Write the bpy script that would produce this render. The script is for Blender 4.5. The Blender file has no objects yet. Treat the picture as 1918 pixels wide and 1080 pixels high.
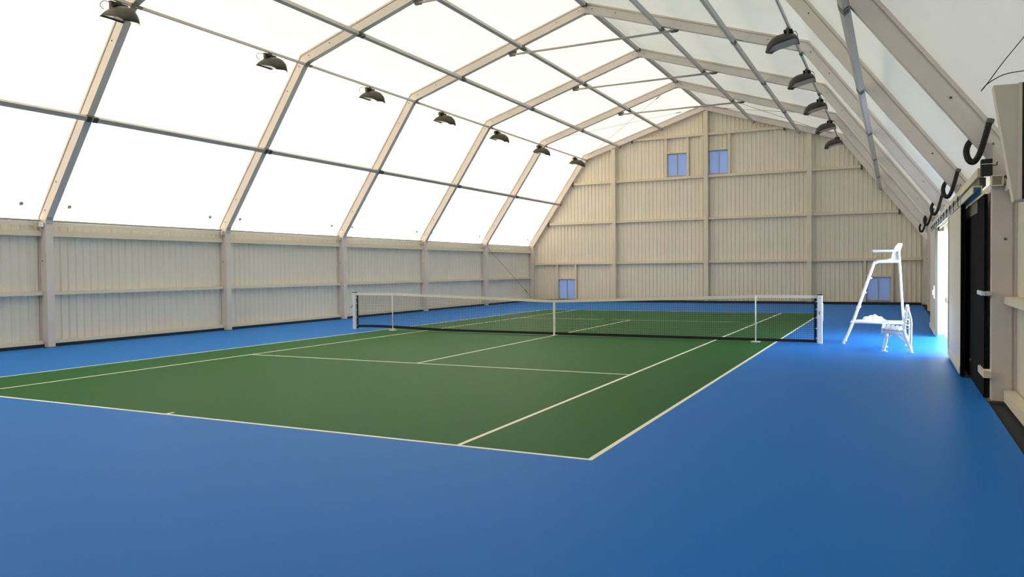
import bpy, bmesh, math, random
from mathutils import Vector, Matrix
random.seed(7)
PI = math.pi
scene = bpy.context.scene
COL = scene.collection

# ------------------------------------------------------------------ camera
FPX = 1443.5
cam_d = bpy.data.cameras.new('camera')
cam = bpy.data.objects.new('camera', cam_d)
COL.objects.link(cam)
scene.camera = cam
cam_d.sensor_width = 36.0
cam_d.lens = FPX / 1918 * 36.0
cam_d.clip_start = 0.05
cam_d.clip_end = 500
CY, CP, CR = -0.4622, -0.0238, -0.0100
F = Vector((math.sin(CY)*math.cos(CP), math.cos(CY)*math.cos(CP), math.sin(CP)))
R0 = Vector((math.cos(CY), -math.sin(CY), 0))
U0 = R0.cross(F)
RT = R0*math.cos(CR) + U0*math.sin(CR)
UP = -R0*math.sin(CR) + U0*math.cos(CR)
CAMP = Vector((7.9024, -18.2913, 1.6967))
m = Matrix((RT, UP, -F)).transposed().to_4x4()
m.translation = CAMP
cam.matrix_world = m

def in_view(pts, pad=4):
    """True when any of the points falls inside the photographed frame."""
    for p in pts:
        d = Vector(p) - CAMP
        f = d.dot(F)
        if f < 0.3: continue
        u = 959 + FPX*d.dot(RT)/f; v = 540 - FPX*d.dot(UP)/f
        if -pad < u < 1918+pad and -pad < v < 1080+pad: return True
    return False

# ------------------------------------------------------------------ world, sun, exposure
world = bpy.data.worlds.new('daylight')
scene.world = world
world.use_nodes = True
wn = world.node_tree.nodes; wl = world.node_tree.links
bg = wn['Background']
sky = wn.new('ShaderNodeTexSky')
sky.sky_type = 'PREETHAM'
sky.sun_direction = Vector((-0.90, -0.20, 0.38)).normalized()
sky.turbidity = 3.0
mixw = wn.new('ShaderNodeMixRGB'); mixw.inputs[0].default_value = 0.9
mixw.inputs[2].default_value = (0.78, 0.89, 1.0, 1)
wl.new(sky.outputs[0], mixw.inputs[1]); wl.new(mixw.outputs[0], bg.inputs[0])
bg.inputs[1].default_value = 14.0
sun_d = bpy.data.lights.new('sun', 'SUN')
sun_d.energy = 142
sun_d.angle = math.radians(0.6)
sun_d.color = (1.0, 0.93, 0.82)
sun = bpy.data.objects.new('sun', sun_d); COL.objects.link(sun)
sun.rotation_euler = Vector((0.90, 0.20, -0.38)).to_track_quat('-Z', 'Y').to_euler()
vs = scene.view_settings
vs.view_transform = 'Standard'; vs.look = 'None'; vs.gamma = 1.0
vs.use_curve_mapping = False
vs.exposure = 0.06
scene.cycles.use_denoising = True
scene.cycles.max_bounces = 10
scene.cycles.diffuse_bounces = 6
scene.cycles.transmission_bounces = 8
scene.cycles.sample_clamp_indirect = 8

# ------------------------------------------------------------------ materials
def mat(name, col, rough=0.6, metal=0.0, noise=0.0, nscale=3.0, bump=0.0, bscale=60.0, spec=0.4, col2=None, detail=4):
    M = bpy.data.materials.new(name); M.use_nodes = True
    n = M.node_tree.nodes; l = M.node_tree.links
    b = n['Principled BSDF']
    b.inputs['Base Color'].default_value = (*col, 1)
    b.inputs['Roughness'].default_value = rough
    b.inputs['Metallic'].default_value = metal
    b.inputs['Specular IOR Level'].default_value = spec
    if noise or bump:
        g = n.new('ShaderNodeNewGeometry')
    if noise:
        t = n.new('ShaderNodeTexNoise'); t.inputs['Scale'].default_value = nscale
        t.inputs['Detail'].default_value = detail
        r = n.new('ShaderNodeMixRGB'); r.blend_type = 'MIX'
        c2 = col2 or tuple(c*(1-noise) for c in col)
        c1 = tuple(min(1, c*(1+noise)) for c in col) if not col2 else col
        r.inputs[1].default_value = (*c1, 1); r.inputs[2].default_value = (*c2, 1)
        l.new(g.outputs['Position'], t.inputs['Vector']); l.new(t.outputs[0], r.inputs[0]); l.new(r.outputs[0], b.inputs['Base Color'])
    if bump:
        t2 = n.new('ShaderNodeTexNoise'); t2.inputs['Scale'].default_value = bscale
        bp = n.new('ShaderNodeBump'); bp.inputs['Strength'].default_value = bump; bp.inputs['Distance'].default_value = 0.01
        l.new(g.outputs['Position'], t2.inputs['Vector']); l.new(t2.outputs[0], bp.inputs['Height']); l.new(bp.outputs[0], b.inputs['Normal'])
    return M

def membrane(name, fac, refl, trans):
    M = bpy.data.materials.new(name); M.use_nodes = True
    n = M.node_tree.nodes; l = M.node_tree.links
    for x in list(n): n.remove(x)
    o = n.new('ShaderNodeOutputMaterial'); mx = n.new('ShaderNodeMixShader')
    d = n.new('ShaderNodeBsdfDiffuse'); t = n.new('ShaderNodeBsdfTranslucent')
    g = n.new('ShaderNodeNewGeometry'); ns = n.new('ShaderNodeTexNoise'); ns.inputs['Scale'].default_value = 0.9
    ns.inputs['Detail'].default_value = 5
    r = n.new('ShaderNodeMixRGB')
    r.inputs[1].default_value = (*refl, 1); r.inputs[2].default_value = (*[c*0.86 for c in refl], 1)
    r2 = n.new('ShaderNodeMixRGB')
    r2.inputs[1].default_value = (*trans, 1); r2.inputs[2].default_value = (*[c*0.90 for c in trans], 1)
    l.new(g.outputs['Position'], ns.inputs['Vector']); l.new(ns.outputs[0], r.inputs[0]); l.new(ns.outputs[0], r2.inputs[0])
    l.new(r.outputs[0], d.inputs[0]); l.new(r2.outputs[0], t.inputs[0])
    mx.inputs[0].default_value = fac
    l.new(d.outputs[0], mx.inputs[1]); l.new(t.outputs[0], mx.inputs[2]); l.new(mx.outputs[0], o.inputs[0])
    return M

M = {}
M['membrane'] = membrane('white_membrane', 0.030, (0.72, 0.71, 0.67), (1.0, 0.885, 0.70))
M['pane'] = membrane('frosted_pane', 0.16, (0.30, 0.38, 0.50), (0.60, 0.72, 1.0))
M['steel'] = mat('cream_painted_steel', (0.70, 0.63, 0.57), 0.45, 0, 0.06, 2.5)
M['purlin'] = mat('grey_galvanised_steel', (0.46, 0.44, 0.42), 0.5, 0.0, 0.12, 6)
M['girt'] = mat('beige_wall_rail', (0.72, 0.65, 0.51), 0.5, 0, 0.06, 3)
M['clad'] = mat('beige_cladding', (0.80, 0.73, 0.60), 0.5, 0, 0.05, 1.2)
M['sidecl'] = mat('ivory_side_cladding', (0.75, 0.70, 0.60), 0.5, 0, 0.05, 1.2)
M['dark'] = mat('black_rubber', (0.012, 0.012, 0.012), 0.7)
M['darkgap'] = mat('dark_gutter', (0.02, 0.025, 0.03), 0.9)
M['bracket'] = mat('dark_bracket_steel', (0.10, 0.10, 0.08), 0.5, 0.5)
M['blue'] = mat('blue_acrylic_court', (0.018, 0.185, 0.62), 0.40, 0, 0.5, 260, 0.12, 500, 0.027, (0.010, 0.150, 0.52))
M['green'] = mat('green_acrylic_court', (0.026, 0.135, 0.036), 0.40, 0, 0.5, 260, 0.12, 500, 0.021, (0.014, 0.098, 0.022))
M['line'] = mat('white_line_paint', (0.90, 0.87, 0.74), 0.8)
M['white'] = mat('white_paint', (0.82, 0.84, 0.85), 0.4)
M['plastic'] = mat('white_plastic', (0.82, 0.86, 0.86), 0.35)
M['net'] = mat('black_netting', (0.012, 0.014, 0.016), 0.8)
M['tape'] = mat('cream_net_tape', (0.80, 0.76, 0.68), 0.8)
M['lamp'] = mat('grey_lamp_shell', (0.05, 0.046, 0.04), 0.45, 0.1, 0.15, 9)
M['glass'] = mat('lamp_glass', (0.24, 0.23, 0.22), 0.2)
M['door'] = mat('beige_door_skin', (0.66, 0.61, 0.50), 0.5, 0, 0.05, 2)
M['chrome'] = mat('bright_metal', (0.62, 0.63, 0.63), 0.25, 0.9)
M['charcoal'] = mat('charcoal_edge_and_doorway_dark', (0.006, 0.006, 0.006), 0.9, spec=0.08)  # door edge colour, also carries the unlit doorway's darkness
M['ground'] = mat('pale_concrete', (0.55, 0.55, 0.52), 0.9, 0, 0.1, 0.8)
M['cloth'] = mat('white_cloth', (0.85, 0.87, 0.87), 0.8)

# ------------------------------------------------------------------ mesh helpers
class MB:
    def __init__(s): s.v = []; s.f = []
    def add(s, vs_, fs):
        k = len(s.v); s.v += [tuple(v) for v in vs_]; s.f += [tuple(i+k for i in f) for f in fs]; return s
    def box(s, x0, x1, y0, y1, z0, z1):
        v = [(x, y, z) for z in (z0, z1) for y in (y0, y1) for x in (x0, x1)]
        return s.add(v, [(0,2,3,1),(4,5,7,6),(0,1,5,4),(2,6,7,3),(0,4,6,2),(1,3,7,5)])
    def prism(s, poly, y0, y1):
        """poly: (x, z) outline extruded along y"""
        n = len(poly)
        v = [(x, y0, z) for x, z in poly] + [(x, y1, z) for x, z in poly]
        f = [tuple(range(n)), tuple(range(2*n-1, n-1, -1))]
        f += [(i, i+n, (i+1) % n + n, (i+1) % n) for i in range(n)]
        return s.add(v, f)
    def prismz(s, poly, z0, z1):
        n = len(poly)
        v = [(x, y, z0) for x, y in poly] + [(x, y, z1) for x, y in poly]
        f = [tuple(range(n-1, -1, -1)), tuple(range(n, 2*n))]
        f += [(i, (i+1) % n, (i+1) % n + n, i+n) for i in range(n)]
        return s.add(v, f)
    def tube(s, pts, r, n=10, cap=True):
        pts = [Vector(p) for p in pts]
        rs = r if isinstance(r, (list, tuple)) else [r]*len(pts)
        up = Vector((0, 0, 1)); prev = None; rings = []
        for i, p in enumerate(pts):
            t = (pts[min(i+1, len(pts)-1)] - pts[max(i-1, 0)]).normalized()
            if prev is None:
                a = t.cross(up if abs(t.z) < 0.9 else Vector((1, 0, 0))).normalized()
            else:
                a = (prev - t*prev.dot(t)).normalized()
            prev = a; b = t.cross(a)
            rings.append([p + (a*math.cos(2*PI*k/n) + b*math.sin(2*PI*k/n))*rs[i] for k in range(n)])
        v = [q for R_ in rings for q in R_]; f = []
        for i in range(len(pts)-1):
            for k in range(n):
                f.append((i*n+k, i*n+(k+1) % n, (i+1)*n+(k+1) % n, (i+1)*n+k))
        if cap:
            f.append(tuple(range(n-1, -1, -1))); f.append(tuple(range((len(pts)-1)*n, len(pts)*n)))
        return s.add(v, f)
    def bar(s, a, b, w, h, side=None):
        """rectangular bar from a to b, w across, h the other way"""
        a = Vector(a); b = Vector(b); t = (b-a).normalized()
        sd = Vector(side) if side else (t.cross(Vector((0,0,1))) if abs(t.z) < 0.95 else Vector((1,0,0)))
        sd = (sd - t*sd.dot(t)).normalized(); u = t.cross(sd)
        v = [p + sd*w/2*i + u*h/2*j for p in (a, b) for i, j in ((-1,-1),(1,-1),(1,1),(-1,1))]
        return s.add(v, [(0,1,2,3),(7,6,5,4),(0,4,5,1),(1,5,6,2),(2,6,7,3),(3,7,4,0)])
    def build(s, name, material, parent=None, smooth=False, bevel=0):
        me = bpy.data.meshes.new(name)
        me.from_pydata(s.v, [], s.f); me.update()
        b = bmesh.new(); b.from_mesh(me)
        bmesh.ops.recalc_face_normals(b, faces=b.faces)
        b.to_mesh(me); b.free()
        for mm in (material if isinstance(material, list) else [material]): me.materials.append(mm)
        if smooth:
            for p in me.polygons: p.use_smooth = True
        o = bpy.data.objects.new(name, me); COL.objects.link(o)
        if parent is not None: o.parent = parent
        if bevel:
            bv = o.modifiers.new('bevel', 'BEVEL'); bv.width = bevel; bv.segments = 2; bv.limit_method = 'ANGLE'
        return o

def tag(o, label=None, cat=None, group=None, kind=None):
    if label: o['label'] = label
    if cat: o['category'] = cat
    if group: o['group'] = group
    if kind: o['kind'] = kind
    return o
def empty(name, loc=(0,0,0), rz=0):
    o = bpy.data.objects.new(name, None); COL.objects.link(o)
    o.location = loc; o.rotation_euler = (0, 0, rz); o.empty_display_size = 0.1
    return o
def copy_tree(o, parent=None):
    c = o.copy(); COL.objects.link(c)
    c.parent = parent
    for ch in list(o.children): copy_tree(ch, c)
    return c
def struct(o): o['kind'] = 'structure'; return o
ORD = ['zeroth','first','second','third','fourth','fifth','sixth','seventh','eighth']

# ------------------------------------------------------------------ hall geometry
YF = [19.97 - (6-i)*5.388 for i in range(7)]           # portal frame positions, 0 near .. 6 far
INN = [(-9.79, 0), (-9.79, 2.97), (-6.68, 7.46), (-0.50, 9.44), (5.65, 7.465), (8.97, 2.97), (8.97, 0)]
def offset(poly, d):
    out = []
    for i, p in enumerate(poly):
        ns = []
        for a, b in ((i-1, i), (i, i+1)):
            if a < 0 or b >= len(poly): continue
            t = Vector((poly[b][0]-poly[a][0], poly[b][1]-poly[a][1])).normalized()
            ns.append(Vector((-t.y, t.x)))
        if len(ns) == 1: q = Vector(p) + ns[0]*d
        else:
            n = (ns[0]+ns[1]).normalized(); q = Vector(p) + n*(d/n.dot(ns[0]))
        out.append((q.x, q.y))
    return out
DEP = 0.29
OUT = offset(INN, DEP)
SKIN = offset(INN, DEP + 0.012)
YB, YE = -20.6, 20.18                                   # rear wall, far gable wall

def roof_z(poly, x):
    for (x0, z0), (x1, z1) in zip(poly[1:-1], poly[2:-1]):
        if x0 <= x <= x1: return z0 + (z1-z0)*(x-x0)/(x1-x0)
    return 0

# floor: one mesh, painted areas as faces
def floor():
    W = 0.05
    X0, X1 = -9.93, 8.93
    s = 4.115; dd = 5.485; L = 11.885; sv = 6.40
    rects = []          # white lines
    rects += [(-dd, dd, -L, -L+W), (-dd, dd, L-W, L)]
    for x in (-dd, dd-W): rects.append((x, x+W, -L, L))
    for x in (-s, s-W): rects.append((x, x+W, -L, L))
    rects += [(-s, s, -sv-W/2, -sv+W/2), (-s, s, sv-W/2, sv+W/2), (-W/2, W/2, -sv, sv)]
    rects += [(-W/2, W/2, -L, -L+0.15), (-W/2, W/2, L-0.15, L)]
    xs = sorted({X0, X1} | {r[i] for r in rects for i in (0, 1)})
    ys = sorted({YB+0.2, 19.62} | {r[i] for r in rects for i in (2, 3)})
    vs_ = []; fs = []; mi = []
    for i in range(len(xs)-1):
        for j in range(len(ys)-1):
            cx = (xs[i]+xs[i+1])/2; cy = (ys[j]+ys[j+1])/2
            k = 0
            if -dd < cx < dd and -L < cy < L: k = 1
            if any(a < cx < b and c < cy < d for a, b, c, d in rects): k = 2
            n = len(vs_)
            vs_ += [(xs[i], ys[j], 0), (xs[i+1], ys[j], 0), (xs[i+1], ys[j+1], 0), (xs[i], ys[j+1], 0)]
            fs.append((n, n+1, n+2, n+3)); mi.append(k)
    # doorway apron out to the side opening
    n = len(vs_); vs_ += [(X1, -1.9, 0), (8.96, -1.9, 0), (8.96, 3.6, 0), (X1, 3.6, 0)]; fs.append((n, n+1, n+2, n+3)); mi.append(0)
    me = bpy.data.meshes.new('floor'); me.from_pydata(vs_, [], fs)
    for q in ('blue', 'green', 'line'): me.materials.append(M[q])
    for p, k in zip(me.polygons, mi): p.material_index = k
    o = bpy.data.objects.new('floor', me); COL.objects.link(o)
    return struct(o)
floor()
struct(MB().box(-10.6, 9.7, YB-0.3, YE+0.3, -0.30, -0.03).build('floor', M['darkgap']))
gr = MB().box(8.97, 9.715, -1.55, 3.70, -0.029, -0.004).box(9.72, 90, -70, 90, -0.30, -0.02).box(-90, -10.62, -70, 90, -0.3, -0.02).box(-10.62, 9.72, YE+0.32, 90, -0.3, -0.02).build('floor', M['ground']); struct(gr)

# membranes: four facets, stretched between frames
def facet(a, b, name, hem=0.0):
    pa, pb = Vector(SKIN[a]), Vector(SKIN[b])
    t = (pb-pa).normalized()
    if a == 1: pa = pa - t*hem
    if b == 5: pb = pb + t*hem
    nrm = Vector((-t.y, t.x))
    vs_ = []; fs = []
    ys = [YB-0.05 + (YE-YB+0.11)*j/152 for j in range(153)]
    NI = 26
    for y in ys:
        u = ((y - YF[0]) / 5.388) % 1.0
        for i in range(NI+1):
            k = i/NI
            bulge = 0.035*math.sin(PI*u)*math.sin(PI*k)
            p = pa.lerp(pb, k) + nrm*bulge
            vs_.append((p.x, y, p.y))
    for j in range(len(ys)-1):
        for i in range(NI):
            q = j*(NI+1)+i; fs.append((q, q+1, q+NI+2, q+NI+1))
    o = MB().add(vs_, fs).build(name, M['membrane'], smooth=True)
    return struct(o)
facet(1, 2, 'ceiling', 0.30); facet(2, 3, 'ceiling'); facet(3, 4, 'ceiling'); facet(4, 5, 'ceiling', 0.30)

# corrugated cladding
def corrug(a0, a1, pitch=0.195, dep=0.032, extra=()):
    """positions and depth offsets of a trapezoid sheet from a0 to a1"""
    prof = [(0.0, 0), (0.14, 1), (0.26, 1), (0.40, 0)]
    pts = []
    n = int((a1-a0)/pitch)+1
    for k in range(n):
        for f, d in prof:
            a = a0+(k+f)*pitch
            if a < a1: pts.append((a, d*dep))
    pts.append((a1, 0))
    def dat(a):
        for (p, d), (q, e) in zip(pts, pts[1:]):
            if p <= a <= q: return d+(e-d)*(a-p)/max(1e-9, q-p)
        return 0
    for e in extra:
        if a0 < e < a1: pts.append((e, dat(e)))
    return sorted(pts)
def clad(a0, a1, ztop, zbot, holes, place, name, m):
    ex = [h[i] for h in holes for i in (0, 1)]
    pts = corrug(a0, a1, extra=ex)
    mb = MB()
    for (p, d), (q, e) in zip(pts, pts[1:]):
        if q-p < 1e-6: continue
        mid = (p+q)/2; spans = [(zbot, None)]
        hs = sorted([(h[2], h[3]) for h in holes if h[0] < mid < h[1]])
        z = zbot; segs = []
        for h0, h1 in hs:
            if h0 > z: segs.append((z, h0, z, h0))
            z = h1
        tp, tq = ztop(p), ztop(q)
        if min(tp, tq) > z: segs.append((z, tp, z, tq))
        for zp0, zp1, zq0, zq1 in segs:
            v = [place(p, d, zp0), place(q, e, zq0), place(q, e, zq1), place(p, d, zp1)]
            mb.add(v, [(0, 1, 2, 3)])
    b = mb.build(name, m)
    sol = b.modifiers.new('thickness', 'SOLIDIFY'); sol.thickness = 0.004; sol.offset = 0
    return struct(b)
# windows of the far gable: x0, x1, z0, z1
WIN = [(-2.42, -1.42, 6.33, 7.45), (-0.34, 0.60, 6.31, 7.46), (-8.41, -7.44, 0.12, 1.18), (6.69, 7.70, 0.15, 1.22)]
clad(-10.08, 9.26, lambda x: roof_z(SKIN, x) if SKIN[1][0] < x < SKIN[5][0] else 3.0, -0.04, WIN, lambda a, d, z: (a, YE-d, z), 'wall_end', M['clad'])
clad(YB, YE+0.03, lambda y: 2.985, -0.04, [], lambda a, d, z: (-10.085+d*0.9, a, z), 'wall_left', M['sidecl'])
clad(YB, YE+0.03, lambda y: 2.985, -0.04, [(-1.9, 3.70, -0.04, 2.52)], lambda a, d, z: (9.27-d, a, z), 'wall_right', M['sidecl'])
rb = MB(); pl = [(x, z) for x, z in SKIN]; rb.prism(pl, YB-0.05, YB); struct(rb.build('wall_back', M['sidecl']))

# windows
for k, (x0, x1, z0, z1) in enumerate(WIN):
    fr = MB(); w = 0.035; y0, y1 = YE-0.06, YE+0.02
    fr.box(x0, x0+w, y0, y1, z0, z1).box(x1-w, x1, y0, y1, z0, z1).box(x0+w, x1-w, y0, y1, z0, z0+w).box(x0+w, x1-w, y0, y1, z1-w, z1)
    xm = (x0+x1)/2
    fr.box(xm-0.016, xm+0.016, y0, y1, z0+w, z1-w)
    o = struct(fr.build('window_%d' % (k+1), M['purlin']))
    p = MB().box(x0+w, xm-0.016, YE-0.01, YE-0.004, z0+w, z1-w).box(xm+0.016, x1-w, YE-0.01, YE-0.004, z0+w, z1-w).build('window_pane', M['pane'], o)

# dark footing strips along the walls
struct(MB().box(-10.05, -9.935, YB+0.06, YE-0.04, -0.03, 0.07).build('baseboard_left', M['darkgap']))
struct(MB().box(-9.92, 8.9, 19.63, YE-0.04, -0.03, 0.095).build('baseboard_end', M['darkgap']))

# ------------------------------------------------------------------ portal frames
def seg_prism(mb, i, y0, y1, inn, out):
    mb.prism([inn[i], inn[i+1], out[i+1], out[i]], y0, y1); return mb
def make_frame():
    t = empty('portal_frame')
    names = ['column', 'lower_rafter', 'upper_rafter', 'upper_rafter', 'lower_rafter', 'column']
    inn_lip = offset(INN, DEP-0.05)
    groove = offset(INN, DEP-0.075)
    for i, nm in enumerate(names):
        mb = MB(); hw = 0.085
        seg_prism(mb, i, -hw, hw, INN, groove)
        seg_prism(mb, i, -hw+0.018, hw-0.018, groove, inn_lip)
        seg_prism(mb, i, -hw-0.012, hw+0.012, inn_lip, OUT)
        mb.build(nm, M['steel'], t)
    # splice plates with bolt heads at every corner
    for j in range(1, 6):
        c = Vector(INN[j])
        for side in (-1,):
            y = side*0.085
            for a in (-1, 1):
                q = Vector(INN[j+a]); d = (q-c).normalized(); n = Vector((-d.y, d.x))*(a if True else 1)
                for s_ in (0.18, 0.95):
                    p = c + d*s_ + n*0.14
                    MB().tube([(p.x, y, p.y), (p.x, y+side*0.012, p.y)], 0.016, 6).build('bolt', M['bracket'], t)
        # corner plate under the joint
        d1 = (Vector(INN[j-1])-c).normalized(); d2 = (Vector(INN[j+1])-c).normalized()
        pm = MB()
        for d in (d1, d2):
            n = Vector((d.y, -d.x)) if d is d1 else Vector((-d.y, d.x))
            a = c; b = c + d*0.09
            # inward side
            inw = -(Vector(offset(INN, 0.01)[j]) - c).normalized()
            pm.prism([(a.x, a.y), (b.x, b.y), (b.x+inw.x*0.012, b.y+inw.y*0.012), (a.x+inw.x*0.016, a.y+inw.y*0.016)], -0.08, 0.08)
        pm.build('joint_plate', M['purlin'], t)
    for x in (-9.94, 9.12):
        MB().box(x-0.2, x+0.2, -0.16, 0.16, -0.03, 0.012).build('base_plate', M['bracket'], t)
    return t
base = make_frame()
for i in range(7):
    o = base if i == 0 else copy_tree(base)
    o.location = (0, YF[i], 0)
    k = 6-i
    where = ['against the far gable wall', 'first one in front of the far gable wall', 'second one in front of the far gable wall',
             'third one in front of the far gable wall', 'fourth one in front of the far gable wall',
             'fifth one in front of the far gable wall', 'its columns outside the picture'][k]
    tag(o, 'cream steel portal frame spanning the hall, ' + where, 'frame', 'steel portal frames of the hall')
    if i == 6:      # the gable frame carries no proud footplates beyond the wall
        pass

# ------------------------------------------------------------------ purlins, bay by bay
def on_line(a, b, x=None, z=None):
    (x0, z0), (x1, z1) = INN[a], INN[b]
    k = (x-x0)/(x1-x0) if x is not None else (z-z0)/(z1-z0)
    p = Vector((x0+(x1-x0)*k, z0+(z1-z0)*k)); t = Vector((x1-x0, z1-z0)).normalized()
    return p, t
LINES = []
for nm, a, b, kw in (('halfway up the left lower slope', 1, 2, dict(z=5.2)),
                     ('on the left roof slope nearer the eave', 2, 3, dict(x=-4.86)),
                     ('on the left roof slope nearer the ridge', 2, 3, dict(x=-2.66)),
                     ('on the right roof slope nearer the ridge', 3, 4, dict(x=1.82)),
                     ('on the right roof slope nearer the eave', 3, 4, dict(x=3.87)),
                     ('halfway up the right lower slope', 4, 5, dict(z=5.2))):
    p, t = on_line(a, b, **kw); n = Vector((t.y, -t.x))     # inward
    LINES.append((nm, p + n*0.056, t, 0.105, 0.105))
ridge = Vector((-0.5, 9.44+DEP-0.075)); LINES.append(('along the ridge', ridge, Vector((1, 0)), 0.14, 0.11))
LINES.append(('along the left knee, carrying floodlights', Vector(INN[2]) + Vector((0.035, -0.05)), Vector((1, 0.2)).normalized(), 0.05, 0.06))
LINES.append(('along the right knee, carrying floodlights', Vector(INN[4]) + Vector((-0.035, -0.05)), Vector((1, -0.2)).normalized(), 0.05, 0.06))
BAYN = ['first', 'second', 'third', 'fourth', 'fifth', 'sixth']
for nm, p, t, w, h in LINES:
    cache = {}
    for i in range(0, 6):
        ya, yb = YF[i]+0.006, YF[i+1]-0.006
        if 'ridge' in nm and nm.startswith('along the ridge'): ya += 0.10; yb -= 0.10
        if not in_view([(p.x, ya+(yb-ya)*k/20, p.y) for k in range(21)]): continue
        bay = BAYN[5-i]
        o = empty('purlin', (p.x, ya, p.y))
        if 'm' not in cache:
            mb = MB().bar((0, 0.0, 0), (0, yb-ya, 0), w, h, side=(t.x, 0, t.y))
            # bolted end shoes
            n = Vector((t.y, -t.x)); shoes = []
            for y in (0.07, yb-ya-0.07):
                shoes.append(MB().bar((n.x*h*0.10, y-0.06, n.y*h*0.10), (n.x*h*0.10, y+0.06, n.y*h*0.10), w+0.02, h*0.82, side=(t.x, 0, t.y)))
            cache['m'] = [mb.build('beam', M['purlin'], o)] + [s.build('end_shoe', M['bracket'], o) for s in shoes]
        else:
            for src in cache['m']:
                c = src.copy(); COL.objects.link(c); c.parent = o
        tag(o, 'grey purlin %s, %s bay from the far gable' % (nm, bay), 'purlin', 'roof purlins between the portal frames')

# ------------------------------------------------------------------ side wall rails and eave rails
def rail(name, label, cat, group, box, material):
    x0, x1, y0, y1, z0, z1 = box
    pts = [((x0+x1)/2, y0+(y1-y0)*k/16, (z0+z1)/2) for k in range(17)]
    if not in_view(pts): return None
    o = MB().box(*box).build(name, material)
    return tag(o, label, cat, group)
for i in range(6):
    ya, yb = YF[i]+0.10, YF[i+1]-0.10
    bay = BAYN[5-i]
    if i == 5: yb = YF[6]-0.10
    for nm, z0, z1 in (('top', 2.60, 2.73), ('middle', 1.22, 1.31), ('bottom', 0.075, 0.155)):
        rail('wall_rail', '%s beige rail on the left side wall, %s bay from the far gable' % (nm, bay), 'rail', 'rails on the left side wall', (-10.04, -9.93, ya, yb, z0, z1), M['girt'])
        if i in (1, 2) and nm != 'top': continue
        rail('wall_rail', '%s beige rail on the right side wall, %s bay from the far gable' % (nm, bay), 'rail', 'rails on the right side wall', (9.10, 9.22, ya, yb, z0-(0.06 if nm == 'bottom' else 0), z1), M['girt'])
    if in_view([(-9.95, ya+(yb-ya)*k/10, 2.96) for k in range(11)]):
        o = MB().box(-9.99, -9.975, ya, yb, 2.845, 2.915).build('hem_strip', M['tape'])
        tag(o, 'pale narrow hem strip under the left membrane, %s bay from the far gable' % bay, 'strip', 'hem strips along the left eave')
    # membrane tensioning tube at the left eave
    if in_view([(-9.95, ya+(yb-ya)*k/10, 2.96) for k in range(11)]):
        o = MB().tube([(-9.96, ya, 2.965), (-9.96, yb, 2.965)], 0.022, 8).build('eave_tube', M['purlin'], smooth=True)
        tag(o, 'thin grey tensioning tube at left eave, %s bay from the far gable' % bay, 'tube', 'tensioning tubes along the left eave')
# gussets at the left eave: small light brackets beside each column head
for i in range(1, 6):
    o = MB().box(-9.93, -9.83, YF[i]-0.22, YF[i]-0.10, 2.80, 2.92).build('eave_bracket', M['chrome'], bevel=0.01)
    tag(o, 'small bright bracket at left eave beside %s column from the far gable' % ['', 'fifth', 'fourth', 'third', 'second', 'first'][i], 'bracket', 'eave brackets beside the left columns')

# ------------------------------------------------------------------ gable framing
PX = [-5.2, -0.45, 4.31]
gy0, gy1 = 20.005, 20.14
for x, l in zip(PX, ('left of the gable, from floor to roof', 'in the middle of the gable below the ridge', 'right of the middle one')):
    zt = min(roof_z(INN, x-0.1), roof_z(INN, x+0.1)) - 0.01
    o = MB().box(x-0.10, x+0.10, 19.86, gy1, 0.0, zt).build('gable_post', M['girt'])
    tag(o, 'tall beige gable post ' + l, 'post', 'tall posts of the far gable')
def inner_x(z, side):
    (x0, z0), (x1, z1) = (INN[1], INN[2]) if side < 0 else (INN[5], INN[4])
    if z <= 2.97: return INN[1][0] if side < 0 else INN[5][0]
    if z <= z1: return x0+(x1-x0)*(z-z0)/(z1-z0)
    (x0, z0), (x1, z1) = (INN[2], INN[3]) if side < 0 else (INN[4], INN[3])
    return x0+(x1-x0)*(z-z0)/(z1-z0)
ROWS = [(2.02, 'lowest row'), (4.15, 'second row up'), (6.22, 'third row up'), (8.28, 'top row')]
for z, rn in ROWS:
    xs = [inner_x(z-0.06, -1)+0.05] + [x for x in PX if inner_x(z, -1)+0.3 < x < inner_x(z, 1)-0.3] + [inner_x(z-0.06, 1)-0.05]
    names = ['left of all posts', 'between the left and middle posts', 'between the middle and right posts', 'right of all posts'] if len(xs) == 5 else ['left of the middle post', 'right of the middle post']
    for k in range(len(xs)-1):
        a = xs[k]+(0.105 if k else 0.0); b = xs[k+1]-(0.105 if k < len(xs)-2 else 0.0)
        e = empty('gable_rail', (a, gy0, z))
        MB().box(0, b-a, 0, gy1-gy0, -0.06, 0.06).build('beam', M['girt'], e)
        if k == 0 and z > 3: MB().box(0.0, 0.09, -0.03, 0.0, -0.16, 0.10).build('end_cleat', M['bracket'], e)
        if k == len(xs)-2 and z > 3: MB().box(b-a-0.09, b-a, -0.03, 0.0, -0.16, 0.10).build('end_cleat', M['bracket'], e)
        tag(e, 'beige gable rail, %s, %s' % (rn, names[k]), 'rail', 'horizontal rails of the far gable')
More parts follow.
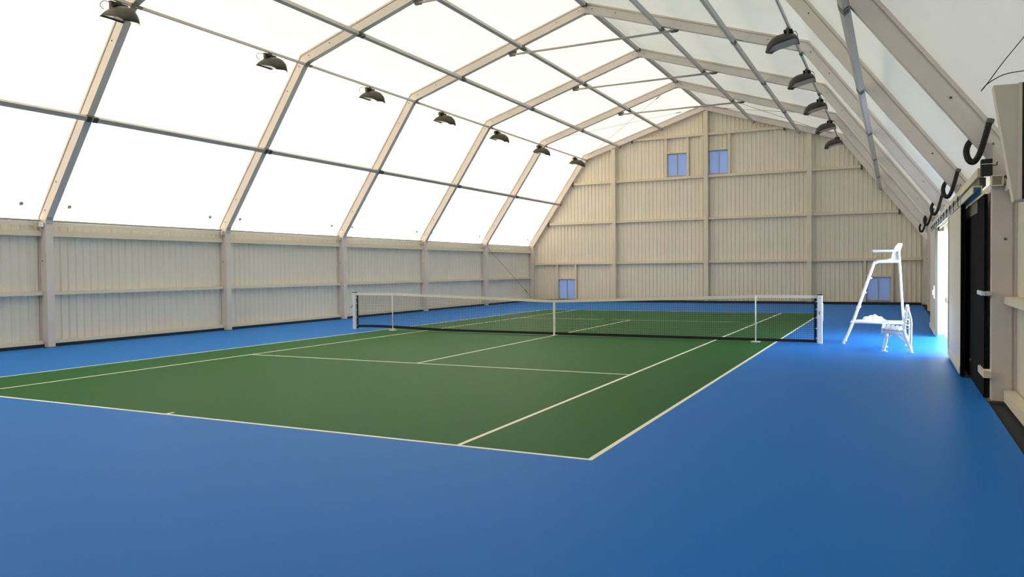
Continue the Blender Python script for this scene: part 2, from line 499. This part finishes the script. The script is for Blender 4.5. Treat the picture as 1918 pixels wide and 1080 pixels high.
# jamb studs and lintels round the gable windows
WL = ['the upper left gable window', 'the upper gable window beside the middle post', 'the small window low in the left corner', 'the low window behind the umpire chair']
for k, (x0, x1, z0, z1) in enumerate(WIN):
    zb, zt = (6.285, 8.215) if k < 2 else (0.10, 1.955)
    for sx, nm in ((x0-0.05, 'left'), (x1+0.05, 'right')):
        if k == 1 and nm == 'left': continue
        o = MB().box(sx-0.05, sx+0.05, gy0+0.02, gy1-0.005, zb, zt).build('window_stud', M['girt'])
        tag(o, 'beige upright stud on the %s of %s' % (nm, WL[k]), 'stud', 'studs beside the gable windows')
    o = MB().box(x0+(0.001), x1-0.001, gy0+0.03, YE-0.065, z1+0.005, z1+0.085).build('window_lintel', M['girt'])
    tag(o, 'short beige lintel above ' + WL[k], 'lintel', 'lintels over the gable windows')
o = MB().box(-0.70, -0.60, gy0+0.02, gy1-0.005, 6.285, 8.215).build('window_stud', M['girt'])
tag(o, 'beige upright stud close on the left side of the middle gable post', 'stud', 'studs beside the gable windows')

# ------------------------------------------------------------------ tie rods under the ridge
for i in (2, 3, 4, 5):
    e = empty('tie_rod', (0, YF[i], 0))
    z = 8.53; xl, xr = -2.98, 2.16
    MB().tube([(xl, 0, z), (xr, 0, z)], 0.035, 8).build('rod', M['purlin'], e, True)
    for x, s in ((xl, -1), (xr, 1)):
        zi = roof_z(INN, x)
        MB().prism([(x+s*0.16, zi-0.055), (x-s*0.12, zi+0.005 if False else zi-0.012), (x-s*0.06, z-0.05), (x+s*0.12, z-0.05)], -0.03, 0.03).build('end_bracket', M['bracket'], e)
    tag(e, 'horizontal steel tie rod across the ridge at %s frame before the far gable' % ['', '', 'fourth', 'third', 'second', 'first'][i], 'tie rod', 'tie rods below the ridge')

# wind bracing cables in the far bay
def cable(a, b, label, r=0.008, buckle=True):
    a = Vector(a); b = Vector(b)
    e = empty('bracing_cable', a)
    MB().tube([(0, 0, 0), b-a], r, 6).build('wire', M['bracket'], e)
    if buckle:
        p = (b-a)*0.86; d = (b-a).normalized()*0.13
        MB().tube([p-d, p+d], 0.022, 6).build('turnbuckle', M['bracket'], e)
    tag(e, label, 'cable', 'thin bracing cables in the bay nearest the far gable')
y5, y6 = YF[5]+0.13, YF[6]-0.13
def skin_pt(x, y):
    return (x, y, roof_z(OUT, x)-0.12)
cable(skin_pt(-6.4, y5), skin_pt(-0.8, y6), 'thin bracing cable rising towards the gable under left roof slope')
cable(skin_pt(-6.4, y6), skin_pt(-0.8, y5), 'thin bracing cable falling towards the gable under left roof slope')
cable(skin_pt(5.3, y5), skin_pt(-0.1, y6), 'thin bracing cable rising towards the gable under right roof slope')
cable(skin_pt(5.3, y6), skin_pt(-0.1, y5), 'thin bracing cable falling towards the gable under right roof slope')
cable((-9.90, y5, 2.85), (-9.90, y6, 0.2), 'thin diagonal bracing cable on left side wall by the far corner')

# black cable loops by the near right membrane
pts1 = [(8.83, -11.1, 3.53), (8.80, -11.0, 3.49), (8.67, -11.0, 3.32), (8.56, -11.0, 3.16), (8.515, -11.0, 3.10)]
pts2 = [(8.515, -11.0, 3.10), (8.56, -11.0, 3.155), (8.67, -11.0, 3.215), (8.81, -11.0, 3.23), (8.94, -11.2, 3.20)]
def smooth_path(p, n=6):
    p = [Vector(q) for q in p]; out = []
    for i in range(len(p)-1):
        a = p[max(i-1, 0)]; b = p[i]; c = p[i+1]; d = p[min(i+2, len(p)-1)]
        for k in range(n):
            t = k/n
            out.append(0.5*((2*b)+(c-a)*t+(2*a-5*b+4*c-d)*t*t+(3*b-a-3*c+d)*t**3))
    out.append(p[-1]); return out
o = MB().tube(smooth_path(pts1)+smooth_path(pts2)[1:], 0.0042, 6).build('loose_cable', M['dark'], None, True)
tag(o, 'thin loose black cable bent sharply below the near right roof', 'cable')

# ------------------------------------------------------------------ vent plugs in the left membrane
for i in range(1, 7):
    for s, sd in ((-0.57, 'near'), (0.57, 'far')):
        if i == 6 and s > 0: continue
        z = 3.33
        (x0, z0), (x1, z1) = SKIN[1], SKIN[2]
        x = x0+(x1-x0)*(z-z0)/(z1-z0); t = Vector((x1-x0, z1-z0)).normalized(); n = Vector((t.y, 0, -t.x))
        c = Vector((x, YF[i]+s, z)) + n*0.0
        e = MB()
        e.tube([c - n*0.02, c + n*0.03], 0.045, 12); e.tube([c + n*0.03, c + n*0.045], 0.020, 8)
        o = e.build('vent_plug', M['purlin'])
        tag(o, 'small dark round plug in left membrane, %s side of %s column from the far gable' % (sd, ['', 'fifth', 'fourth', 'third', 'second', 'first', 'the corner'][i]) if i < 6 else 'small dark round plug in left membrane beside the far corner column', 'plug', 'round plugs low in the left membrane')

# ------------------------------------------------------------------ floodlights
def make_lamp():
    t = empty('floodlight')
    prof = [(-0.22, -0.33), (-0.21, -0.24), (-0.15, -0.16), (-0.03, -0.115), (0.12, -0.115), (0.26, -0.14), (0.38, -0.20), (0.48, -0.31), (0.53, -0.49)]
    NJ = 12; vs_ = []; fs = []
    L = len(prof)
    for i, (x, z) in enumerate(prof):
        zb = -0.34 + (x+0.22)*(-0.16/0.75)
        for j in range(NJ+1):
            tt = -1+2*j/NJ
            hh = math.sqrt(max(0, 1-0.97*tt*tt))
            xx = x if x < 0.1 else 0.1+(x-0.1)*(1-0.30*tt*tt)
            vs_.append((xx, tt*0.27*(1.0 if x < 0.2 else 1-0.5*((x-0.2)/0.33)**2*0.6), zb+(max(z, zb)-zb)*hh if i < L-1 else zb))
    for i in range(L-1):
        for j in range(NJ):
            a = i*(NJ+1)+j; fs.append((a, a+1, a+NJ+2, a+NJ+1))
    sh = MB().add(vs_, fs).build('reflector_shell', M['lamp'], t, True)
    so = sh.modifiers.new('thickness', 'SOLIDIFY'); so.thickness = 0.012; so.offset = 0
    g = MB()
    outl = []
    for i in range(L):
        outl.append(vs_[i*(NJ+1)])
    for j in range(1, NJ): outl.append(vs_[(L-1)*(NJ+1)+j])
    for i in range(L-1, -1, -1): outl.append(vs_[i*(NJ+1)+NJ])
    z_ = lambda x: -0.34 + (x+0.22)*(-0.16/0.75) + 0.035
    ol = [(x*0.95, y*0.93, z_(x)) for x, y, z in outl]
    ol2 = [(x, y, z+0.008) for x, y, z in ol]
    n = len(ol)
    g.add(ol+ol2, [tuple(range(n)), tuple(range(2*n-1, n-1, -1))]+[(i, (i+1) % n, (i+1) % n+n, i+n) for i in range(n)])
    g.build('glass_cover', M['glass'], t)
    MB().box(-0.10, 0.10, -0.13, 0.13, -0.115, -0.045).build('ballast_box', M['dark'], t, bevel=0.01)
    MB().box(-0.04, 0.04, -0.20, 0.20, -0.045, -0.025).box(-0.03, 0.03, -0.20, -0.185, -0.20, -0.025).box(-0.03, 0.03, 0.185, 0.20, -0.20, -0.025).box(-0.035, 0.035, -0.05, 0.05, -0.025, 0.0).build('mounting_bracket', M['bracket'], t)
    MB().tube(smooth_path([(-0.05, -0.12, -0.05), (-0.13, -0.24, -0.02), (-0.17, -0.30, -0.12), (-0.12, -0.25, -0.20)]), 0.008, 6).build('lead', M['dark'], t)
    return t
lamp0 = make_lamp()
first = True
LY = [-7.4, -3.05, 1.2, 5.45, 9.7, 13.85, 18.2]
LN = {0: 'nearest the camera, above the left frame', 1: 'second nearest to the camera', 2: 'third nearest to the camera', 3: 'fourth nearest to the camera',
      4: 'just beyond the fourth frame', 5: 'second from the far gable', 6: 'closest to the far gable'}
zk = INN[2][1]-0.05-0.042
for k, y in enumerate(LY):
    o = lamp0 if first else copy_tree(lamp0)
    first = False
    o.location = (INN[2][0]+0.04, y, zk)
    LN2 = ['nearest the camera', 'second nearest the camera', 'third nearest the camera', 'middle one of seven', 'third from the far gable', 'second from the far gable', 'closest to the far gable']
    tag(o, 'grey dome floodlight on the left roof edge, ' + LN2[k], 'floodlight', 'dome floodlights along both roof edges')
RY = [1.2, 5.45, 9.7, 13.95, 18.2]
RN = ['largest and nearest the camera', 'second nearest the camera', 'middle one of five', 'second from the far gable', 'closest to the far gable']
for k, y in enumerate(RY):
    o = copy_tree(lamp0); o.location = (INN[4][0]-0.04, y, zk+0.0); o.rotation_euler = (0, 0, PI)
    tag(o, 'black silhouetted dome floodlight on the right roof edge, ' + RN[k], 'floodlight', 'dome floodlights along both roof edges')

# ------------------------------------------------------------------ right side: hoses, eave plates, door track, doors
def hose_mesh():
    pts = smooth_path([(-0.02, -0.30, 0.47), (-0.06, -0.28, 0.30), (-0.12, -0.26, 0.09), (-0.175, -0.22, 0.0), (-0.225, -0.15, 0.03), (-0.245, -0.02, 0.14), (-0.22, 0.11, 0.25), (-0.17, 0.20, 0.33)], 14)
    rs = [0.035 + (0.0035 if i % 2 else -0.0035) for i in range(len(pts))]
    return MB().tube(pts, rs, 12)
def make_hose():
    t = empty('corrugated_hose')
    hose_mesh().build('hose', M['dark'], t, True)
    MB().tube([(-0.02, -0.30, 0.45), (-0.005, -0.30, 0.50)], 0.042, 12).build('end_clamp', M['bracket'], t)
    MB().tube([(-0.18, 0.19, 0.32), (-0.14, 0.23, 0.35)], 0.042, 12).build('end_clamp', M['bracket'], t)
    return t
h0 = make_hose()
HN = ['', 'nearest and largest', 'second nearest', 'third nearest', 'fourth nearest', 'farthest']
for i in range(1, 6):
    o = h0 if i == 1 else copy_tree(h0)
    o.location = (8.945, YF[i]+0.06, 2.985)
    tag(o, 'black corrugated hose looping under the right eave, ' + HN[i], 'hose', 'hoses looping under the right eave frames')
    p = MB().box(8.90, 8.965, YF[i]-0.16, YF[i]-0.10, 3.01 if i == 1 else 2.94, 3.20).build('eave_plate', M['purlin'])
    tag(p, 'grey steel eave plate behind the %s black hose on the right' % HN[i], 'plate', 'eave plates on the right frames')
# junction box on the nearest right frame
e = empty('junction_box', (8.90, YF[1]-0.17, 2.80))
MB().box(-0.06, 0.06, -0.07, 0.07, 0.0, 0.20).build('housing', M['dark'], e, bevel=0.006)
MB().box(-0.062, 0.062, -0.072, 0.072, 0.135, 0.141).build('lid_seam', M['chrome'], e)
MB().tube(smooth_path([(0.05, -0.05, 0.12), (0.10, -0.06, 0.12), (0.11, -0.03, 0.16)]), 0.006, 6).build('lead', M['dark'], e)
tag(e, 'small black junction box below the nearest hose on the right', 'box')
# square tube stub on the nearest right column
e = empty('tube_stub', (9.01, YF[1]-0.10, 2.73))
s = MB(); a, b, w = -0.065, 0.065, 0.010
s.box(a, b, -0.14, 0.0, b-w, b).box(a, b, -0.14, 0.0, a, a+w).box(a, a+w, -0.14, 0.0, a+w, b-w).box(b-w, b, -0.14, 0.0, a+w, b-w)
s.build('square_tube', M['girt'], e)
MB().tube([(0.07, -0.08, 0.05), (0.20, -0.08, 0.05)], 0.010, 8).tube(smooth_path([(0.10, -0.08, 0.05), (0.12, -0.08, 0.0), (0.10, -0.08, -0.05)]), 0.012, 8).tube([(0.07, -0.08, -0.05), (0.18, -0.08, -0.05)], 0.008, 8).build('clamp', M['bracket'], e)
tag(e, 'open end of a square beige tube clamped on the nearest right column', 'tube')

# sliding door track
e = empty('door_track', (8.83, -6.85, 2.66))
Ln = 13.8
MB().box(-0.055, 0.055, 0, Ln, 0.03, 0.05).box(-0.055, -0.04, 0, Ln, -0.05, 0.03).box(0.04, 0.055, 0, Ln, -0.05, 0.03).build('channel', M['door'], e)
MB().box(0.0, 0.075, 0, Ln, 0.16, 0.27).build('cover_rail', M['girt'], e)
MB().box(0.03, 0.10, 0.1, Ln, 0.05, 0.16).build('slot_shadow_plate', M['bracket'], e)  # dark strip standing in for the shadow between the two rails
for k in range(22):
    y = 1.9+k*0.50
    if y > Ln-0.2: break
    c = MB().tube([(-0.075, y, 0.075), (-0.058, y, 0.075)], 0.042, 14).tube([(-0.082, y, 0.075), (-0.075, y, 0.075)], 0.018, 10)
    c.box(-0.072, -0.060, y-0.012, y+0.012, -0.05, 0.075)
    c.build('roller', M['chrome'] if k % 2 == 0 else M['bracket'], e)
tag(e, 'beige sliding door track with rollers along the right eave', 'door track')

# near leaf of the sliding door, parked open
e = struct(MB().box(8.785, 8.835, -4.80, -1.86, 0.04, 2.60).build('door_1', M['door']))
MB().box(8.779, 8.841, -4.85, -4.80, 0.03, 2.61).build('door_edge', M['charcoal'], e)
MB().box(8.80, 8.82, -4.80, -1.86, 0.006, 0.04).build('brush_seal', M['darkgap'], e)
MB().box(8.765, 8.785, -4.80, -1.86, 0.05, 0.16).build('kick_rail', M['girt'], e)
MB().box(8.765, 8.785, -1.94, -1.86, 0.16, 2.60).build('stile', M['girt'], e)
MB().tube([(8.785, -1.93, 1.02), (8.735, -1.93, 1.02), (8.735, -1.93, 1.10)], 0.010, 8).build('door_handle', M['bracket'], e)
# far leaf at the other side of the opening
e = struct(MB().box(8.745, 8.795, 2.80, 5.60, 0.03, 2.60).build('door_2', M['door']))
MB().box(8.740, 8.800, 2.75, 2.80, 0.03, 2.60).build('door_edge', M['bracket'], e)
MB().box(8.725, 8.745, 2.80, 5.60, 0.05, 0.16).build('kick_rail', M['girt'], e)
MB().box(8.715, 8.74, 2.755, 2.80, 0.92, 1.22).box(8.69, 8.715, 2.765, 2.79, 1.00, 1.12).build('door_latch', M['chrome'], e)
# near-black leaf put in for the darkness of an unlit doorway
e = struct(MB().box(8.905, 8.940, -6.87, -1.90, 0.02, 2.60).build('door_3_darkness', M['charcoal']))
MB().box(8.898, 8.905, -6.0, -2.0, 2.42, 2.58).build('door_frame', M['bracket'], e)
MB().tube([(8.885, -5.05, 0.30), (8.905, -5.05, 0.30)], 0.022, 12).build('bottom_guide', M['chrome'], e)
# grey bar end at the edge of the dark doorway
o = MB().box(8.905, 8.969, -7.12, -6.885, 1.315, 1.375).box(8.862, 8.903, -7.12, -6.42, 1.315, 1.375).build('door_bar', M['chrome'], bevel=0.012)
tag(o, 'short bright metal bar beside the unlit doorway at hand height', 'bar')
o = MB().box(8.88, 8.969, -7.13, -6.89, 0.30, 0.385).box(8.875, 8.903, -6.89, -6.45, 0.30, 0.385).build('guide_block', M['girt'])
tag(o, 'low beige guide block beside the unlit doorway near the floor', 'guide')
# lintel and jambs of the bright opening
struct(MB().box(9.16, 9.30, -1.93, 3.70, 2.52, 2.62).build('trim_1', M['girt']))
struct(MB().box(8.81, 8.968, 3.60, 3.74, -0.02, 2.56).build('trim_2', M['door']))
# thin chain across the opening
ch = MB()
N = 40
for k in range(N):
    t0 = k/N; p = Vector((8.84, -1.80+(2.72+1.80)*t0, 1.05+0.12*(2*t0-1)**2*1.2)); q = Vector((8.84, -1.80+(2.72+1.80)*(t0+0.8/N), 1.05+0.12*(2*(t0+0.8/N)-1)**2*1.2))
    ch.tube([p, q], 0.007, 5)
o = ch.build('barrier_chain', M['chrome'])
tag(o, 'thin chain hanging across the bright doorway on the right', 'chain')

# slanted beige panel at the right picture edge
e = empty('hanging_panel', (8.50, -12.05, 2.14))
MB().prism([(0.12, 0.0), (0.50, 0.03), (0.44, 0.78), (0.0, 0.79)], 0.0, 0.12).build('panel_board', M['door'], e)
MB().prism([(0.14, 0.0), (0.165, 0.002), (0.165, 0.79), (0.145, 0.79)], -0.02, 0.0).build('edge_flange', M['girt'], e)
MB().prism([(0.17, 0.0), (0.18, 0.002), (0.175, 0.79), (0.165, 0.79)], -0.012, 0.0).build('seam', M['dark'], e)
MB().prism([(0.12, -0.012), (0.50, 0.018), (0.50, 0.03), (0.12, 0.0)], -0.015, 0.12).build('bottom_strip', M['purlin'], e)
tag(e, 'slanted beige panel hanging at the right edge of the picture', 'panel')

# ------------------------------------------------------------------ net
e = empty('tennis_net', (0, 0, 0))
HX = 6.33
def top(x):
    ax = abs(x)
    if ax > 5.03: return 1.07
    return 0.914 + (1.07-0.914)*(ax/5.03)**1.05
nm = MB(); r = 0.0013
def strip(mb, a, b, w):
    mb.bar(a, b, w, w*0.9, side=(0, 1, 0))
k = 0; x = -HX+0.045
while x < HX-0.02:
    strip(nm, (x, 0, 0.055), (x, 0, top(x)-0.03), 0.0042); x += 0.045
z = 0.08
while z < 1.0:
    fr = z/1.07
    seg = [-HX, -5.03, -3.7, -2.4, -1.2, 0, 1.2, 2.4, 3.7, 5.03, HX]
    for a, b in zip(seg, seg[1:]):
        strip(nm, (a, 0, 0.05+(top(a)-0.05)*fr), (b, 0, 0.05+(top(b)-0.05)*fr), 0.0042)
    z += 0.0475
nm.build('net_mesh', M['net'], e)
hb = MB(); bb = MB()
seg = [-HX+i*(2*HX)/48 for i in range(49)]
for a, b in zip(seg, seg[1:]):
    for mb, w, f0, f1 in ((hb, 0.012, lambda x: top(x)-0.065, lambda x: top(x)+0.002), (bb, 0.010, lambda x: 0.02+0.02*abs(x)/HX*math.exp(-((x+5.4)/1.4)**2)*3, lambda x: 0.085+0.06*math.exp(-((x+5.5)/1.5)**2))):
        v = [(a, -w, f0(a)), (b, -w, f0(b)), (b, w, f0(b)), (a, w, f0(a)), (a, -w, f1(a)), (b, -w, f1(b)), (b, w, f1(b)), (a, w, f1(a))]
        mb.add(v, [(0,1,2,3),(7,6,5,4),(0,4,5,1),(1,5,6,2),(2,6,7,3),(3,7,4,0)])
hb.build('headband', M['tape'], e)
bb.build('bottom_band', M['net'], e)
for s in (-1, 1):
    sb = MB(); sb.box(min(s*HX, s*(HX-0.05)), max(s*HX, s*(HX-0.05)), -0.011, 0.011, 0.03, 1.005); sb.build('side_band', M['net'], e)
    for zz in (0.12, 0.34, 0.57, 0.76, 0.93):
        MB().box(min(s*(HX-0.02), s*(HX+0.02)), max(s*(HX-0.02), s*(HX+0.02)), -0.015, 0.015, zz-0.010, zz+0.010).build('lacing', M['white'], e)
MB().box(-0.025, 0.025, -0.016, 0.016, 0.012, 0.92).box(-0.05, 0.06, -0.02, 0.02, 0.0, 0.02).build('centre_strap', M['tape'], e)
tag(e, 'black tennis net with cream headband across the court', 'net')

def post(s, label):
    e = empty('net_post', (s*6.40, 0, 0))
    MB().box(-0.05, 0.05, -0.05, 0.05, 0.0, 1.075).build('upright', M['white'], e, bevel=0.008)
    MB().box(-0.053, 0.053, -0.053, 0.053, 1.075, 1.095).build('cap', M['dark'], e)
    MB().box(-0.012 if s > 0 else 0.02, 0.04 if s > 0 else 0.05, -0.056, -0.05, 1.0, 1.005).build('rope_guide', M['bracket'], e)
    if s < 0:
        MB().tube([(-0.05, 0, 0.72), (-0.10, 0, 0.72), (-0.10, -0.02, 0.64), (-0.16, -0.02, 0.64)], 0.009, 6).build('winding_crank', M['bracket'], e)
        MB().tube(smooth_path([(-0.05, 0, 1.05), (-0.075, 0, 0.95), (-0.065, 0, 0.75)]), 0.005, 6).build('cable', M['bracket'], e)
    else:
        MB().box(-0.022, 0.006, -0.054, -0.05, 0.655, 0.672).box(-0.022, 0.006, -0.054, -0.05, 0.682, 0.70).box(-0.022, 0.006, -0.054, -0.05, 0.71, 0.722).build('post_mark', M['bracket'], e)
        MB().box(0.05, 0.065, -0.02, 0.02, 0.5, 0.9).build('side_track', M['white'], e)
    tag(e, label, 'net post', 'square net posts')
post(-1, 'white square net post on the left with a small crank')
post(1, 'white square net post on the right, nearest the umpire chair')
for s, l in ((-1, 'left'), (1, 'right')):
    e = empty('singles_stick', (s*5.03, -0.035, 0))
    MB().tube([(0, 0, 0.012), (0, 0, 1.045)], 0.016, 10).build('stick', M['white'], e, True)
    MB().tube([(0, 0, 0.0), (0, 0, 0.014)], 0.11, 24).build('foot', M['white'], e)
    MB().box(-0.02, 0.02, -0.006, 0.024, 1.045, 1.07).build('top_clip', M['white'], e)
    tag(e, 'thin white singles stick propping the %s part of the net' % l, 'singles stick', 'sticks propping the net')

# ------------------------------------------------------------------ umpire chair (side on, facing the net)
e = empty('umpire_chair', (7.5, 0.53, 0))
X = lambda x: x-7.5
for s in (-0.31, 0.31):
    fl = smooth_path([(X(6.87), s*1.12, 0.02), (X(7.06), s*1.09, 0.50), (X(7.44), s, 1.68), (X(7.50), s, 1.775), (X(7.60), s, 1.80), (X(7.96), s, 1.80)], 6)
    MB().tube(fl, 0.026, 10).build('front_leg', M['white'], e, True)
    MB().tube(smooth_path([(X(8.11), s*1.12, 0.02), (X(8.04), s*1.06, 0.7), (X(7.975), s, 1.80), (X(7.955), s, 2.02)]), 0.026, 10).build('rear_leg', M['white'], e, True)
    MB().tube([(X(6.87), s*1.12, 0.0), (X(6.878), s*1.12, 0.03)], 0.032, 10).build('foot_cap', M['plastic'], e)
    MB().tube([(X(8.11), s*1.12, 0.0), (X(8.108), s*1.12, 0.03)], 0.032, 10).build('foot_cap', M['plastic'], e)
    MB().tube(smooth_path([(X(7.95), s, 2.03), (X(7.7), s, 2.035), (X(7.44), s, 2.035)]), 0.024, 10).build('armrest', M['white'], e, True)
    MB().tube([(X(7.05), s*1.09, 0.47), (X(8.06), s*1.08, 0.47)], 0.018, 8).build('side_rail', M['white'], e, True)
for z in (0.47, 0.80, 1.12, 1.44):
    x = 6.87+(z/1.775)*0.62; yy = 0.31*(1.12-0.1*z/1.7)
    MB().box(X(x)-0.03, X(x)+0.05, -yy+0.02, yy-0.02, z-0.012, z+0.012).build('step', M['white'], e)
MB().tube([(X(8.06), -0.33, 0.47), (X(8.06), 0.33, 0.47)], 0.018, 8).tube([(X(8.0), -0.31, 1.3), (X(8.0), 0.31, 1.3)], 0.018, 8).build('rear_rail', M['white'], e)
MB().box(X(7.12), X(7.62), -0.30, 0.30, 0.488, 0.502).build('foot_platform', M['white'], e)
# moulded shell seat
prof = [(7.52, 1.826), (7.58, 1.828), (7.72, 1.838), (7.82, 1.87), (7.88, 1.96), (7.915, 2.06), (7.95, 2.14), (8.01, 2.19)]
vs_ = []; fs = []
NJ = 10
for i, (x, z) in enumerate(prof):
    for j in range(NJ+1):
        t = -1+2*j/NJ
        w = 0.29 if i < 6 else 0.26
        vs_.append((X(x)-0.05*t*t*(1 if i > 3 else 0), t*w, z+0.0*t))
for i in range(len(prof)-1):
    for j in range(NJ):
        a = i*(NJ+1)+j; fs.append((a, a+1, a+NJ+2, a+NJ+1))
st = MB().add(vs_, fs).build('seat_shell', M['plastic'], e, True)
so = st.modifiers.new('thickness', 'SOLIDIFY'); so.thickness = 0.02; so.offset = 0
for s in (-0.28, 0.26):
    MB().prism([(X(x), z) for x, z in [(7.53, 1.825), (7.72, 1.835), (7.82, 1.875), (7.875, 1.96), (7.91, 2.06), (7.945, 2.14), (8.02, 2.195), (8.035, 2.17), (7.985, 2.0), (7.96, 1.826)]], s, s+0.02).build('seat_side', M['plastic'], e)
tag(e, 'tall white umpire chair beside the net', 'umpire chair')

# ------------------------------------------------------------------ bench
e = empty('garden_bench', (7.9, -0.80, 0))
X = lambda x: x-7.9
def end_frame(y):
    mb = MB(); w = 0.025
    def curve(pts, r):
        mb.tube(smooth_path([(X(x), y, z) for x, z in pts], 5), r, 8)
    curve([(7.685, 0.02), (7.71, 0.14), (7.735, 0.26), (7.72, 0.40)], 0.030)
    curve([(8.175, 0.02), (8.12, 0.18), (8.06, 0.33), (8.04, 0.42)], 0.032)
    curve([(8.15, 0.02), (8.165, 0.25), (8.17, 0.50), (8.165, 0.64), (8.12, 0.84)], 0.024)
    curve([(8.03, 0.40), (8.06, 0.55), (8.09, 0.75), (8.12, 0.90)], 0.028)
    curve([(7.74, 0.27), (7.82, 0.335), (7.92, 0.335), (8.02, 0.25), (8.08, 0.18)], 0.020)
    mb.prism([(X(7.66), 0.37), (X(8.06), 0.335), (X(8.06), 0.42), (X(7.66), 0.455)], y-w, y+w)
    mb.prism([(X(7.64), 0.0), (X(7.76), 0.0), (X(7.73), 0.035), (X(7.66), 0.035)], y-w*1.2, y+w*1.2)
    mb.prism([(X(8.10), 0.0), (X(8.22), 0.0), (X(8.19), 0.035), (X(8.12), 0.035)], y-w*1.2, y+w*1.2)
    for i in range(3):
        mb.bar((X(8.075), y, 0.48+i*0.12), (X(8.165), y, 0.46+i*0.12), 0.03, 0.018)
    return mb
end_frame(-0.52).build('end_frame', M['plastic'], e, True)
end_frame(0.52).build('end_frame', M['plastic'], e, True)
for k in range(5):
    x = 7.685+k*0.082; z = 0.468-k*0.008
    MB().box(X(x)-0.032, X(x)+0.032, -0.58, 0.58, z-0.012, z+0.014).build('seat_slat', M['plastic'], e, bevel=0.004)
MB().box(X(7.645), X(7.668), -0.58, 0.58, 0.36, 0.475).build('front_slat', M['plastic'], e, bevel=0.004)
for k in range(4):
    t = k/3; x = 8.035+t*0.075; z = 0.53+t*0.31
    MB().bar((X(x)-0.012, -0.58, z), (X(x)-0.012, 0.58, z), 0.022, 0.075, side=(1, 0, -0.2)).build('back_slat', M['plastic'], e, bevel=0.004)
tag(e, 'white slatted garden bench standing beside the bright doorway', 'bench')

# crumpled white cloth on the chair's platform
vs_ = []; fs = []
NX, NY = 26, 16
rnd = random.Random(3)
for i in range(NX+1):
    for j in range(NY+1):
        u = i/NX; v = j/NY
        edge = min(1, 5*min(u, 1-u))*min(1, 4*min(v, 1-v))
        h = 0.04+0.07*abs(math.sin(7*u+3*v))*abs(math.cos(5*v-2*u))+0.10*math.exp(-((u-0.10)/0.07)**2-((v-0.35)/0.2)**2)+0.06*math.exp(-((u-0.52)/0.06)**2-((v-0.4)/0.2)**2)+rnd.uniform(-0.006, 0.006)
        vs_.append((7.24+0.46*u*1.0+0.02*math.sin(9*v), 0.36+0.36*v+0.02*math.sin(8*u), 0.506+h*max(edge, 0.02)))
n0 = len(vs_)
for i in range(NX+1):
    for j in range(NY+1):
        x, y, z = vs_[i*(NY+1)+j]; vs_.append((x, y, 0.503))
def idx(i, j): return i*(NY+1)+j
for i in range(NX):
    for j in range(NY):
        fs.append((idx(i, j), idx(i+1, j), idx(i+1, j+1), idx(i, j+1)))
        fs.append(tuple(n0+q for q in (idx(i, j+1), idx(i+1, j+1), idx(i+1, j), idx(i, j))))
for i in range(NX):
    for j in (0, NY): fs.append((idx(i, j), idx(i+1, j), n0+idx(i+1, j), n0+idx(i, j)))
for j in range(NY):
    for i in (0, NX): fs.append((idx(i, j), idx(i, j+1), n0+idx(i, j+1), n0+idx(i, j)))
o = MB().add(vs_, fs).build('crumpled_cloth', M['cloth'], None, False)
tag(o, 'crumpled white cloth lying on the low platform of the umpire chair', 'cloth')
